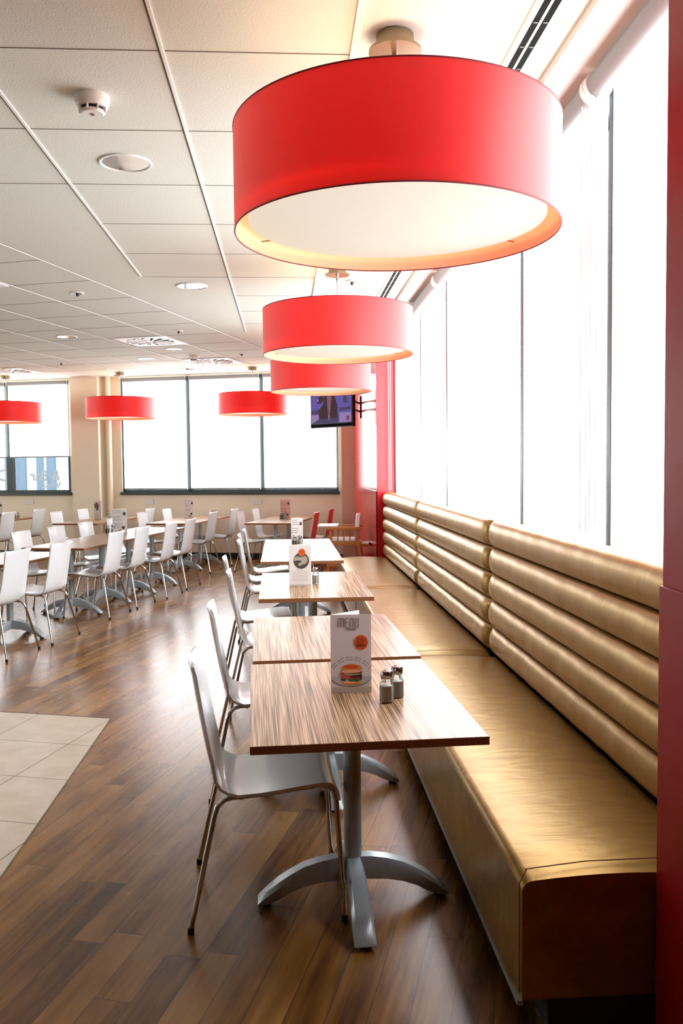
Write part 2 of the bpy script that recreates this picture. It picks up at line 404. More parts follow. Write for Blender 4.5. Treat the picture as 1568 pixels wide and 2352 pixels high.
wl = MB(); wl.box(-13.2, -13, -4.2, 18.5, 0, 1.12); wl.box(-13.2, -13, -4.2, 18.5, 3.1, 3.3); wl.box(-13.2, -13, -4.2, 10, 1.12, 3.1); wl.box(-13.2, -13, 16, 18.5, 1.12, 3.1)
struct(wl.build('wall_left', M['beige'], smooth=None))
w4 = MB()  # unseen window with glowing blinds, added to brighten the far room
for y in (10, 13, 15.95): w4.box(-13.15, -13.05, y, y+.05, 1.12, 3.1)
w4.box(-13.15, -13.05, 10, 16, 1.12, 1.18)
w4 = struct(w4.build('added_window_left', M['dark'], smooth=None))
MB().box(-13.11, -13.105, 10.02, 15.98, 1.15, 3.1).build('window_pane', M['glass'], w4, smooth=None)
for y in (10.05, 13.05): MB().box(-13.02, -13.015, y, y+2.92, 1.2, 3.1).build('added_glow_blind', M['blind'], w4, smooth=None)
struct(MB().box(-13, 1.9, -4.4, -4.2, 0, 3.3).build('wall_near', M['darkwall'], smooth=None))  # out of view; dark colour chosen to cut bounced light near the camera

# ------------------------------------------------------------------ windows
def window_back(name, u0, u1, muls):
    f = MB()
    f.obox(WO, WU, WN, u0, u1, -.10, -.02, 1.12, 1.19); f.obox(WO, WU, WN, u0, u1, -.10, -.02, 3.07, 3.13)
    f.obox(WO, WU, WN, u0, u0+.05, -.10, -.02, 1.12, 3.13); f.obox(WO, WU, WN, u1-.05, u1, -.10, -.02, 1.12, 3.13)
    for a, b in muls: f.obox(WO, WU, WN, a, b, -.10, -.02, 1.12, 3.13)
    w = struct(f.build(name, M['dark'], smooth=None))
    MB().obox(WO, WU, WN, u0-.02, u1+.02, -.12, .05, 1.10, 1.15).build('window_sill', M['dark'], w, smooth=None, bevel=.004)
    MB().obox(WO, WU, WN, u0+.01, u1-.01, -.075, -.069, 1.15, 3.1).build('window_pane', M['glass'], w, smooth=None)
    return w
w2 = window_back('window_2', -2.46, 1.42, [(-1.245, -1.175), (.07, .14)])
w3 = window_back('window_3', -8.6, -3.45, [(-4.735, -4.605), (-6.1, -5.98), (-7.4, -7.28)])
w1m = MB()
w1m.box(1.385, 1.46, 2.22, 10.5, 1.13, 1.18); w1m.box(1.385, 1.46, 2.22, 10.5, 3.1, 3.17)
w1 = struct(w1m.build('window_1', M['alu'], smooth=None))
for y0, y1 in ((3.466, 3.508), (4.785, 4.83), (7.05, 7.11), (8.425, 8.475)):
    MB().box(1.343, 1.46, y0, y1, 1.15, 3.12).build('window_mullion', M['frame'], w1, smooth=None, bevel=.004)
MB().box(1.425, 1.431, 2.22, 10.5, 1.15, 3.12).build('window_pane', M['glass'], w1, smooth=None)

# sign lettering on the left far window, painted to be read from the street
def lettering(txt, u, z, size, thick=.012):
    cu = bpy.data.curves.new('window_lettering', 'FONT'); cu.body = txt; cu.size = size; cu.offset = thick; cu.extrude = .002
    cu.align_x = 'LEFT'
    o = bpy.data.objects.new('window_lettering', cu); C.objects.link(o)
    o.location = wp(u, -.082, z); o.rotation_euler = (PI/2, 0, PI-WA); cu.materials.append(M['letter']); o.parent = w3
    dg = bpy.context.evaluated_depsgraph_get(); me = bpy.data.meshes.new_from_object(o.evaluated_get(dg))
    n = bpy.data.objects.new('window_lettering', me); C.objects.link(n); n.location = o.location; n.rotation_euler = o.rotation_euler; n.parent = w3
    bpy.data.objects.remove(o); n.name = 'window_lettering'; return n
lettering('& Bar', -3.72, 1.365, .255, .006); lettering('D', -4.745, 1.36, .30, .006); lettering('West', -3.70, 1.225, .16, .004); lettering('S', -4.745, 1.205, .17, .004)

# street outside
bl = thing('street_building', 'pale street building with grey windows seen through the bare lower window pane', 'building', wp(-5.2, -7.0), WRZ)
def loc_box(parent, name, m, *boxes, **k):
    b = MB()
    for x in boxes: b.box(*x)
    return b.build(name, M[m], parent, smooth=None, **k)
loc_box(bl, 'facade', 'facade', (-9, 9, 0, 1, 0, 6))
for x0, x1, z0, z1 in [(-6.1+.95*k, -6.1+.95*k+(.55, .3, .62)[k % 3], (.7, .95, .4)[k % 3], (2.6, 2.3, 2.9)[k % 3]) for k in range(13)]:
    w = loc_box(bl, 'window', 'fglass', (x0, x1, -.06, .02, z0, z1))
    b = MB(); b.box(x0-.06, x1+.06, -.09, 0, z0-.1, z0-.02); b.box((x0+x1)/2-.03, (x0+x1)/2+.03, -.08, -.05, z0, z1); b.build('window_bar', M['facade'], w, smooth=None)
loc_box(bl, 'awning', 'carblue', (-.5, .6, -.35, -.02, .62, .95))
struct(MB().box(-22, 8, 15.2, 40, -.2, -.1).build('pavement_outside', M['street'], smooth=None))

# ------------------------------------------------------------------ roller blinds
def blind_right(y0, y1, zb, label, chain=None):
    o = thing('roller_blind', label, 'blind', (1.30, (y0+y1)/2, zb), 0, 'roller blinds on the window wall')
    h = (y1-y0)/2
    MB().tube([(-.02, -h, 3.095-zb), (-.02, h, 3.095-zb)], .05, 20).build('roller_tube', M['tube'], o)
    MB().box(.040, .044, -h+.003, h-.003, .02, 3.10-zb).build('blind_fabric', M['blind'], o, smooth=None)
    MB().box(.036, .05, -h+.003, h-.003, 0, .025).build('bottom_bar', M['tube'], o, smooth=None)
    for s in (-1, 1): MB().tube([(-.02, s*h, 3.095-zb), (-.02, s*(h+.012), 3.095-zb)], .06, 16).build('end_bracket', M['whitepl'], o)
    if chain is not None:
        b = MB()
        for dx in (-.012, .012): b.tube([(-.04+dx, chain, .12), (-.04+dx, chain, 3.05-zb)], .0035, 6)
        b.tube([(-.052, chain, .12), (-.04, chain, .10), (-.028, chain, .12)], .0022, 6)
        b.build('pull_chain', M['cord'], o)
    return o
blind_right(2.24, 3.455, 1.16, 'white roller blind next to the near red pier on the window wall', .60)
blind_right(3.515, 4.765, 1.16, 'white roller blind over the near bench section, second from the near red pier', -.60+.02)
blind_right(4.845, 7.03, 1.16, 'widest white roller blind, above the middle of the gold bench')
blind_right(7.125, 8.40, 1.16, 'white roller blind on window wall just beyond the widest blind')
blind_right(8.49, 10.38, 1.16, 'white roller blind next to the far red pier at the bench end', .9)
def blind_back(u0, u1, zb, label, chain=True):
    o = thing('roller_blind', label, 'blind', wp((u0+u1)/2, .01, zb), WRZ, 'roller blinds on the far windows')
    h = (u1-u0)/2
    MB().tube([(-h, -.03, 3.09-zb), (h, -.03, 3.09-zb)], .035, 14).build('roller_tube', M['tube'], o)
    MB().box(-h, h, -.008, -.004, .02, 3.12-zb).build('blind_fabric', M['blind'], o, smooth=None)
    MB().box(-h, h, -.016, .004, 0, .022).build('bottom_bar', M['tube'], o, smooth=None)
    if chain: MB().tube([(h+.02, -.012, .05), (h+.02, -.012, 3.05-zb)], .004, 6).build('pull_chain', M['cord'], o)
    return o
blind_back(-2.405, -1.25, 1.195, 'left white roller blind of the three on the three-pane far window')
blind_back(-1.17, .065, 1.195, 'middle white roller blind of the three on the three-pane far window')
blind_back(.145, 1.385, 1.195, 'right white roller blind on the far window, behind the television')
blind_back(-4.63, -3.47, 1.775, 'half raised white roller blind above the lettered window beside the beige column')
blind_back(-5.96, -4.72, 1.775, 'half raised white roller blind at the left edge, behind the last red lamp')
blind_back(-7.27, -6.11, 1.775, 'white roller blind on the far window beyond the left edge')
blind_back(-8.55, -7.41, 1.775, 'white roller blind on the far window furthest beyond the left edge')

# cord weight line on the far red pier
t = thing('blind_cord', 'pair of thin white blind cords hanging in front of the far red pier', 'cord', (1.415, 10.36, 1.25))
for dx in (-.012, .014): MB().tube([(dx, 0, .03), (dx, 0, 1.82)], .004, 6).build('cord', M['cord'], t)
MB().lathe([(.004, 0), (.014, .005), (.014, .03), (.004, .04)], 10).build('cord_weight', M['whitepl'], t)

# ------------------------------------------------------------------ pendant lamps
def pendant(name_label, x, y, zb, r, h, power):
    o = thing('pendant_lamp', name_label, 'lamp', (x, y, zb), 0, 'red drum pendant lamps')
    seg = 96
    s = MB(); s.rings([[(q*math.cos(2*PI*k/seg), q*math.sin(2*PI*k/seg), z) for k in range(seg)] for q, z in ((r, 0), (r, h))], caps=False)
    s.build('lamp_shade', M['shade'], o)
    s = MB(); s.rings([[(q*math.cos(2*PI*k/seg), q*math.sin(2*PI*k/seg), z) for k in range(seg)] for q, z in ((r-.003, .001), (r-.003, h-.001))], caps=False)
    s.build('shade_lining', M['lining'], o)
    s = MB()
    for z in (0, h):
        s.rings([[((r-.001+.003*math.cos(a))*math.cos(2*PI*k/seg), (r-.001+.003*math.cos(a))*math.sin(2*PI*k/seg), z+.003*math.sin(a)) for k in range(seg)] for a in [i*PI/3 for i in range(7)]], caps=False)
    s.build('shade_rim', M['trimred'], o)
    MB().lathe([(.001, .052), (r*.915, .052), (r*.915, .046), (.001, .046)], seg).build('diffuser', M['diff'], o, smooth=30)
    sp = MB()
    for k in range(3):
        a = k*2*PI/3+.5; sp.tube([(.03*math.cos(a), .03*math.sin(a), h-.03), ((r-.006)*math.cos(a), (r-.006)*math.sin(a), h-.03)], .004, 6)
        sp.tube([(r*.9*math.cos(a), r*.9*math.sin(a), .05), ((r-.006)*math.cos(a), (r-.006)*math.sin(a), .05)], .003, 6)
    sp.build('spider_frame', M['steel'], o)
    MB().tube([(0, 0, h-.06), (0, 0, CZ-zb-.05)], .006, 8).build('cord', M['cord'], o)
    ca = thing_part = MB().lathe([(.07, CZ-zb), (.07, CZ-zb-.052), (.098, CZ-zb-.053), (.098, CZ-zb-.062), (.02, CZ-zb-.064)], 40).build('canopy', M['steel'], o)
    MB().lathe([(.012, CZ-zb-.064), (.012, CZ-zb-.10), (.007, CZ-zb-.115)], 12).build('cord_grip', M['chrome'], ca)
    ld = bpy.data.lights.new('lamp_bulb', 'POINT'); ld.energy = power; ld.color = (1, .76, .5); ld.shadow_soft_size = .12
    l = bpy.data.objects.new('lamp_bulb', ld); C.objects.link(l); l.location = (0, 0, h*.62); l.parent = o
pendant('largest red drum pendant lamp, nearest, above the first tables by the gold bench', .425, 3.235, 2.436, .603, .372, 9)
pendant('red drum pendant lamp second in the row above the bench tables', .432, 6.937, 2.462, .603, .36, 9)
pendant('red drum pendant lamp third in the row, in front of the television', .431, 10.33, 2.462, .603, .36, 9)
pendant('red drum pendant lamp partly behind the third lamp, before the three-pane far window', -.516, 13.8, 2.405, .549, .33, 5)
pendant('red drum pendant lamp hanging in front of the beige column between the far windows', -2.728, 14.45, 2.393, .562, .33, 5)
pendant('red drum pendant lamp cut off by the left edge, before the lettered window', -4.755, 15.0, 2.371, .575, .33, 5)

# ------------------------------------------------------------------ ceiling fittings
def downlight(x, y, r, label):
    o = thing('downlight', label, 'light', (x, y, CZ), 0, 'recessed round downlights')
    MB().lathe([(r, 0), (r, -.006), (r*.96, -.009), (r*.90, -.007), (r*.88, .0)], 40, caps=False).build('trim_ring', M['whitepl'], o)
    MB().lathe([(r*.90, -.004), (r*.86, .02), (r*.74, .06), (r*.6, .085), (r*.02, .09)], 40).build('reflector', M['reflector'], o, recalc=False)
    b = MB(); b.tube([(-r*.45, 0, .055), (r*.45, 0, .055)], .016, 10); b.build('bulb', M['bulb'], o)
for (x, y, r), lab in zip(DL, ['round recessed downlight nearest, beside the smoke detector', 'round recessed downlight past the tiled ceiling strip, left of the second red lamp',
        'round recessed downlight left of the swirl vent in the rear ceiling', 'flat round downlight just behind the swirl vent at centre of the rear ceiling',
        'round recessed downlight left of the far smoke detector', 'round recessed downlight before the three-pane far window']):
    downlight(x, y, r, lab)
def spot(x, y, r, label):
    o = thing('mini_spotlight', label, 'light', (x, y, CZ), 0, 'small ceiling spots')
    MB().lathe([(r, 0), (r, -.006), (r*.7, -.01), (r*.62, -.002)], 28, caps=False).build('trim_ring', M['whitepl'], o)
    MB().lathe([(r*.66, -.002), (r*.3, -.004), (r*.01, -.004)], 24).build('lens', M['steel'], o)
    MB().lathe([(r*.25, -.004), (r*.22, -.03), (r*.05, -.034)], 14).build('bulb', M['black'], o)
spot(-1.862, 7.958, .06, 'small ceiling spot in the rear tiles left of the second red lamp')
spot(-1.224, 10.12, .05, 'small ceiling spot just right of the nearer swirl vent')
spot(-3.35, 13.17, .055, 'small ceiling spot near the left far window')
spot(-.60, 12.17, .05, 'small ceiling spot right of the farther swirl vent')
spot(.589, 7.446, .05, 'small ceiling spot between the nearest and second red lamps')
def smoke(x, y, r, label):
    o = thing('smoke_detector', label, 'smoke detector', (x, y, CZ), .6, 'smoke detectors')
    MB().lathe([(r, 0), (r*1.02, -.022), (r*.98, -.034)], 40).build('base', M['whitepl'], o)
    MB().lathe([(r*.96, -.034), (r*.92, -.044), (r*.82, -.050), (r*.5, -.050)], 40).build('housing', M['whitepl'], o)
    MB().lathe([(r*.66, -.048), (r*.64, -.066)], 30).build('sensor_gap', M['black'], o)
    for k in range(8):
        b = MB(); a = k*PI/4; b.hexa([(r*q*math.cos(a+s), r*q*math.sin(a+s), z) for z in (-.068, -.048) for q, s in ((.6, -.05), (.84, -.04), (.84, .04), (.6, .05))])
        b.build('fin', M['whitepl'], o, smooth=None)
    cp = MB().lathe([(r*.7, -.063), (r*.7, -.070), (r*.62, -.076), (.002, -.076)], 36).build('cap', M['whitepl'], o)
    MB().lathe([(.009, -.076), (.009, -.079), (.001, -.079)], 12).build('indicator_light', M['ink'], cp)
smoke(-.805, 3.80, .072, 'white smoke detector with slotted cap on the near ceiling tile')
smoke(-1.297, 12.42, .06, 'small white smoke detector beside the farther swirl vent')
def vent(x, y, label):
    o = thing('ceiling_vent', label, 'vent', (x, y, CZ), -ga, 'square swirl ceiling vents')
    MB().box(-.345, .345, -.345, .345, -.012, 0).build('vent_plate', M['vent'], o, smooth=None, bevel=.004)
    d = MB()
    for k in range(16):
        a = k*PI/8+.1; ca, sa = math.cos(a), math.sin(a); P = lambda r, w: (r*ca-w*sa, r*sa+w*ca)
        q = [P(.07, -.006), P(.29, -.014), P(.29, .014), P(.07, .006)]
        d.hexa([(px, py, -.0135) for px, py in q]+[(px, py, -.011) for px, py in q])
    d.build('swirl_slots', M['vdark'], o, smooth=None)
    b = MB()
    for k in range(16):
        a = k*PI/8+.18; ca, sa = math.cos(a), math.sin(a); P = lambda r, w: (r*ca-w*sa, r*sa+w*ca)
        q = [P(.07, -.004), P(.3, -.008), P(.3, .008), P(.07, .004)]
        b.hexa([(px, py, -.026) for px, py in q]+[(px, py, -.0122) for px, py in q])
    b.build('swirl_vanes', M['vent'], o, smooth=None)
vent(-1.67, 10.92, 'square white swirl vent in the middle of the rear ceiling')
vent(-1.07, 12.98, 'square white swirl vent nearest the three-pane far window')
vent(-4.40, 14.20, 'square white swirl vent above the lettered left window')
vent(-2.80, 7.42, 'square white swirl vent cut by the left edge of the frame')
o = thing('access_panel', 'small pale ceiling panel near the beige column', 'panel', (-2.87, 14.2, CZ), -ga)
MB().box(-.09, .09, -.17, .17, -.006, 0).build('panel_face', M['vent'], o, smooth=None)
MB().box(-.1, .1, -.18, .18, -.003, 0).build('panel_frame', M['rail'], o, smooth=None)
o = thing('slot_diffuser', 'long twin slot air diffuser running along the ceiling beside the blinds', 'vent', (.935, 5.4, CZ))
MB().box(-.055, .05, -6, 4.9, -.004, .004).build('frame', M['vent'], o, smooth=None)
for x0 in (-.03, .006): 
    s = MB().box(x0, x0+.024, -6, 4.88, -.006, -.003).build('slot', M['vdark'], o, smooth=None)
    b = MB()
    for k in range(60): b.box(x0+.004, x0+.02, -5.9+k*.18, -5.9+k*.18+.008, -.0075, -.0055)
    b.build('vane', M['ink'], s, smooth=None)

# ------------------------------------------------------------------ gold leather bench
def bench(y0, y1, label, end):
    o = thing('banquette_bench', label, 'bench', (0.9, (y0+y1)/2, 0), 0, 'gold bench sections')
    h = (y1-y0)/2
    # seat: rounded box with domed top
    xf, xb, zt, zb, r = .618-.9, 1.20-.9, .452, .095, .032
    rows = 9
    prof = [(xb, zb), (xf, zb), (xf, zt-r)]
    for k in range(1, 5):
        a = PI/2*k/4; prof.append((xf+r-r*math.cos(a), zt-r+r*math.sin(a)))
    for k in range(1, 8):
        t = k/8; prof.append((xf+r+(xb-xf-r)*t, zt+.012*math.sin(PI*min(1, t*1.1))))
    prof.append((xb, zt-.004))
    n = 26; rings = []
    for i in range(n+1):
        t = i/n; y = -h+.002+(2*h-.004)*t
        e = min(t, 1-t)*2*h; drop = .02*max(0, 1-e/.035)**2; ins = .010*max(0, 1-e/.03)**2
        rings.append([((x+ins if x < -.2 else x), y, z-(drop if z > .4 else 0)) for x, z in prof])
    sc = MB().rings(rings).build('seat_cushion', M['leather'], o, smooth=50)
    s = MB(); 
    for yy in (-h+.03,):
        s.tube([(xf+.025, yy, zt+.0), (xf+.2, yy+.012, zt+.010), (xf+.4, yy+.012, zt+.011), (xb-.02, yy, zt+.002)], .0018, 6)
    s.tube([(xf+.004, -h+.012, zb+.02), (xf+.004, -h+.012, zt-.03), (xf+.03, -h+.03, zt)], .0018, 6)
    s.build('stitching', M['edge'], sc)
    MB().box(.70-.9, xb, -h, h, 0, zb).build('plinth', M['leadlow'], o, smooth=None)
    MB().box(xf-.004, xf+.012, -h, h, .082, .096).build('trim_strip', M['alu'], o, smooth=None)
    # back: five stuffed rolls
    zc = [.462, .616, .774, .929, 1.086, 1.243]
    for k in range(5):
        z0, z1 = zc[k], zc[k+1]; n = 40; rings = []
        for i in range(n+1):
            t = i/n; y = -h+.003+(2*h-.006)*t; e = min(t, 1-t)*2*h
            q = 1-max(0, 1-e/.055)**2.2*.85
            q *= 1+.04*math.sin(i*1.9+k*2.1)+.03*math.sin(i*.8+k)
            ring = [(1.31-.9, y, z0+.002), (1.225-.9, y, z0+.002)]
            for j in range(1, 10):
                a = PI*j/10; zz = (z0+z1)/2-(z1-z0)/2*math.cos(a)*.985
                ring.append((1.222-.9-.052*q*math.sin(a)**.75, y, zz))
            if k < 4: ring += [(1.225-.9, y, z1-.002), (1.31-.9, y, z1-.002)]
            else:
                e2 = .012*max(0, 1-e/.05)**2
                ring += [(1.235-.9, y, z1+.002-e2), (1.27-.9, y, z1-e2), (1.31-.9, y, z1-.02-e2)]
            rings.append(ring)
        MB().rings(rings).build('backrest_roll', M['roll'], o, smooth=60)
    MB().box(1.308-.9, 1.325-.9, -h, h, .1, 1.21).build('back_board', M['leadlow'], o, smooth=None)
bench(2.235, 4.955, 'nearest gold leather bench section with its end panel beside the near red pier', True)
bench(4.962, 7.695, 'middle gold leather bench section between the two back seams', False)
bench(7.702, 10.43, 'farthest gold leather bench section, against the far red pier', False)

# ------------------------------------------------------------------ tables
def table_parts(o, L, W=.72):
    t = MB(); t.prism([(-W/2, -L/2), (W/2, -L/2), (W/2, L/2), (-W/2, L/2)], .724, .75, M['zebra'], M['edge'])
    t.build('tabletop', None, o, smooth=None, bevel=.0015)
    MB().lathe([(.09, .724), (.09, .715), (.032, .70), (.032, .15), (.036, .12)], 24).build('column', M['alu'], o)
    for k in range(4):
        a = k*PI/2; ca, sa = math.cos(a), math.sin(a); rings = []
        st = [(0, .165, .09, .030), (.06, .165, .085, .031), (.12, .155, .082, .032), (.18, .138, .07, .033), (.23, .112, .052, .034), (.27, .088, .03, .035), (.31, .056, .016, .036), (.335, .032, .014, .036), (.345, .018, .015, .034)]
        for s, zt, zb, w in st:
            zm = zt-(zt-zb)*.28
            ring = [(s, -w, zb), (s, w, zb), (s, w*1.02, zm), (s, w*.72, zt), (s, -w*.72, zt), (s, -w*1.02, zm)]
            rings.append([(x*ca-y*sa, x*sa+y*ca, z) for x, y, z in ring])
        f = MB().rings(rings).build('base_foot', M['alu'], o, smooth=35)
        MB().lathe([(.018, 0), (.02, .006), (.018, .02)], 12, c=(.315*ca, .315*sa)).build('foot_glide', M['black'], f)
def table(x, y, rz, L, label, group, W=.72):
    o = thing('dining_table', label, 'table', (x, y, 0), rz, group)
    key = (round(L, 3), round(W, 3))
    if key in TCACHE:
        src = TCACHE[key]
        def cp(a, par):
            c = a.copy(); C.objects.link(c); c.parent = par
            for ch in list(a.children): cp(ch, c)
        for ch in list(src.children): cp(ch, o)
    else:
        table_parts(o, L, W); TCACHE[key] = o
    return o
TCACHE = {}
g1 = 'tables along the gold bench'
table(.222, 3.012, D(2.2), 1.05, 'striped wood table nearest, carrying the burger menu and salt and pepper shakers', g1)
table(.190, 4.118, D(2.0), 1.05, 'striped wood table with a bare top, directly behind the table with the burger menu', g1)
table(.172, 5.930, D(.6), 1.30, 'striped wood table third along the bench, under the menu with a round monochrome photo', g1)
table(.125, 7.92, D(.3), 1.12, 'pale shining table fourth along the bench, right behind the round-photo menu', g1)
table(.118, 9.05, D(.3), 1.12, 'pale shining table last along the bench, nearest the wooden high chair', g1)
AL = D(13.5); dA = Vector((math.sin(AL), math.cos(AL))); rA = Vector((math.cos(AL), -math.sin(AL)))
g2 = 'tables of the long row in the left room'
p = Vector((-2.407, 7.358)) + dA*(.12+.55) - rA*.35
table(p.x, p.y, -AL, 1.10, 'wood table at the left edge, alone in front of the long row', g2, .70)
P0 = Vector((-2.075, 8.9))
for k, lab in enumerate(['wood table at the front end of the long left row, its brown top half lit', 'wood table second in the long left row, holding the tall white list menu',
                         'wood table third in the long left row, behind the white list menu', 'wood table at the rear end of the long left row']):
    p = P0 + dA*(.375+.752*k) - rA*.36
    table(p.x, p.y, -AL, .75, lab, g2, .70)
g3 = 'tables by the far windows'
p = Vector((-1.38, 12.6)) + dA*.45 - rA*.36
table(p.x, p.y, -AL, .90, 'front white-shining table of the pair under the left pane of the three-pane window', g3)
p = p + dA*.902
table(p.x, p.y, -AL, .90, 'rear white-shining table under the left pane of the three-pane window, with tall pale menu', g3)
p = Vector((-2.82, 12.9)) + dA*.45 - rA*.36
table(p.x, p.y, -AL, .90, 'brown front table of the pair before the beige column, carrying a dark-print menu', g3)
p = p + dA*.902
table(p.x, p.y, -AL, .90, 'cream-lit rear table of the pair before the beige column', g3)
p = Vector((-4.69, 13.3)) + dA*.45 - rA*.36
table(p.x, p.y, -AL, .90, 'front table of the pair below the lettered window at the left edge', g3)
p = p + dA*.902
table(p.x, p.y, -AL, .90, 'rear table of the pair below the lettered window at the left edge', g3)
p = Vector((-.62, 12.5)) + dA*.42 + rA*.36
table(p.x, p.y, -AL, .84, 'front shining table of the pair under the middle pane, by the red-backed chairs', g3)
p = p + dA*.842
table(p.x, p.y, -AL, .84, 'rear table of the pair by the red-backed chairs, carrying the pink menu', g3)

# ------------------------------------------------------------------ chairs (face local +x)
SHELL = [(-.262, .896, .184), (-.261, .889, .194), (-.252, .855, .189), (-.240, .775, .188), (-.226, .690, .190), (-.210, .600, .192), (-.196, .535, .195), (-.182, .492, .198), (-.163, .462, .201), (-.138, .447, .204), (-.10, .443, .207),
         (-.03, .448, .211), (.05, .457, .212), (.13, .467, .210), (.19, .472, .207), (.218, .469, .204), (.235, .455, .201), (.244, .432, .198), (.250, .398, .192)]
def make_chair():
    o = thing('dining_chair', 'x', 'chair')
    pts = []
    for i, (x, z, w) in enumerate(SHELL):
        a = SHELL[max(i-1, 0)]; b = SHELL[min(i+1, len(SHELL)-1)]
        d = Vector((b[0]-a[0], 0, b[1]-a[1])).normalized(); n = Vector((d.z, 0, -d.x))   # towards the sitter's back / underside
        if n.x > 0 and z > .5: n = -n
        pts.append((Vector((x, 0, z)), n, w, i))
    rings = []
    NS = 9
    for p_, n, w, i in pts:
        nb = Vector((-n.x, 0, -n.z))
        ring = []
        cup = .020 if i < 7 else (.012 if i < 10 else .006)
        if i == 0: w -= .022
        if i == len(pts)-1: w -= .02
        top = [p_ - n*0.0 + Vector((0, -w+2*w*k/(NS-1), 0)) + nb*(cup*((abs(-1+2*k/(NS-1)))**2)) for k in range(NS)]
        bot = [q + n*.011 for q in reversed(top)]
        rings.append([tuple(q) for q in top+bot])
    m = MB().rings(rings)
    sh = m.build('seat_shell', M['white'], o, smooth=55)
    for s in (-1, 1):
        rear = [(-.265, s*.255, .012), (-.182, s*.198, .375), (-.172, s*.191, .405), (-.150, s*.184, .425), (-.12, s*.178, .432)]
        railp = [(-.12, s*.178, .432), (0, s*.174, .437), (.12, s*.172, .451), (.18, s*.174, .458)]
        front = [(.18, s*.174, .458), (.212, s*.178, .455), (.230, s*.184, .44), (.238, s*.19, .41), (.258, s*.242, .012)]
        for nm, pp in (('leg', rear), ('leg', front)):
            l = MB().tube(pp, .0095, 10).build(nm, M['chrome'], o, smooth=60)
            e = pp[0] if pp is rear else pp[-1]
            MB().lathe([(.008, 0), (.0115, .002), (.0115, .02), (.0098, .024)], 12, c=(e[0], e[1])).build('foot_cap', M['black'], l)
        MB().tube(railp, .0095, 10).build('seat_rail', M['chrome'], o, smooth=60)
    MB().tube([(-.09, -.178, .428), (-.09, .178, .428)], .008, 8).build('cross_bar', M['chrome'], o)
    return o
proto = make_chair(); first = [True]
def chair(x, y, rz, label, group):
    if first[0]:
        first[0] = False; proto.location = (x, y, 0); proto.rotation_euler = (0, 0, rz); proto['label'] = label; proto['group'] = group; return proto
    return dup(proto, (x, y, 0), rz, label, group, 'dining_chair')
gA = 'white chairs facing the gold bench'
chair(-.088, 3.09, D(2.5), 'white shell chair nearest, with all four chrome legs in full view at the burger-menu table', gA)
chair(-.125, 4.215, D(4), 'white chair second from the front in the line facing the bench, at the bare-topped table', gA)
chair(-.125, 5.55, D(4), 'nearer white chair of two at the table with the round-photo menu', gA)
chair(-.215, 6.42, D(4), 'farther white chair of two at the table with the round-photo menu, pulled slightly out', gA)
chair(-.19, 7.87, D(3), 'white chair nearest of the three edge-on chairs at the two last bench tables', gA)
chair(-.222, 8.55, D(3), 'white chair in the middle of the three edge-on chairs at the two last bench tables', gA)
chair(-.205, 9.22, D(3), 'white chair farthest of the three edge-on chairs at the two last bench tables', gA)
fl = PI - AL; fr = -AL                                       # facing left / right across the left-room rows
gB = 'white chairs of the long left row'
for (x, y), lab, a in [((-2.49, 7.35), 'white chair cut by the left edge, its back to the camera, at the front table', fl),
        ((-2.298, 7.991), 'white chair with its broad back to us, second from the left edge', fl),
        ((-2.046, 9.242), 'white chair turned away, its seat stretching left, at the front of the long left row', fl),
        ((-1.875, 9.885), 'white chair fourth from the left edge among those turned away, beside the list menu', fl),
        ((-1.64, 10.565), 'white chair fifth from the left edge among those turned away from us', fl),
        ((-1.49, 11.30), 'white chair at the rear end of the near side of the long left row', fl)]:
    chair(x, y, a, lab, gB)
for (x, y), lab in [((-2.65, 9.40), 'white chair facing us at the front left corner of the long left row'), ((-2.47, 10.13), 'white chair facing us, second along the far side of the long left row'),
        ((-2.294, 10.843), 'white chair facing us behind the brown tabletop, third on that side of the long row'), ((-2.114, 11.623), 'white chair facing us, mostly hidden by the tall white list menu')]:
    chair(x, y, fr, lab, gB)
gC = 'white chairs by the far windows'
for (x, y), lab, a in [((-1.338, 12.982), 'white chair turned away at the front table under the left window pane', fl), ((-1.08, 13.92), 'white chair turned away at the rear table under the left window pane, nearest the baseboard', fl),
        ((-1.97, 13.10), 'white chair facing us at the left of the front table under the left window pane', fr), ((-1.74, 14.12), 'white chair facing us at the left of the rear table under the left window pane', fr),
        ((-2.50, 14.40), 'pale grey chair turned away below the wall socket left of the three-pane window', fl),
        ((-3.39, 13.62), 'white chair facing us at the left of the brown table before the beige column', fr), ((-3.17, 14.44), 'white chair facing us beside the dark-print menu before the beige column', fr),
        ((-4.61, 13.80), 'pale chair turned away at the front table below the lettered window', fl), ((-4.40, 14.74), 'pale chair turned away at the rear table below the lettered window', fl),
        ((-.47, 12.93), 'white chair facing right at the front table under the middle pane', fr), ((-.269, 13.731), 'white chair facing right at the rear table under the middle pane, below the wall socket', fr)]:
    chair(x, y, a, lab, gC)
def red_chair(x, y, lab):
    r = chair(x, y, fl, lab, 'red-backed chairs')
    b = MB(); rings = []
    for i, (px, pz, w) in enumerate(SHELL[:8]):
        w = w-(.03 if i == 0 else .004); cup = .02
        rings.append([(px-.0125+cup*(abs(-1+2*k/8)**2), -w+2*w*k/8, pz) for k in range(9)]+[(px-.0155+cup*(abs(-1+2*k/8)**2), -w+2*w*k/8, pz) for k in range(8, -1, -1)])
    p_ = b.rings(rings).build('back_panel', M['redshell'], r, smooth=60); p_['label'] = 'red rear face of the backrest'
red_chair(.199, 12.557, 'nearer red-backed chair, left of the wooden high chair')
red_chair(.47, 13.52, 'farther red-backed chair, near the corner by the tan column')

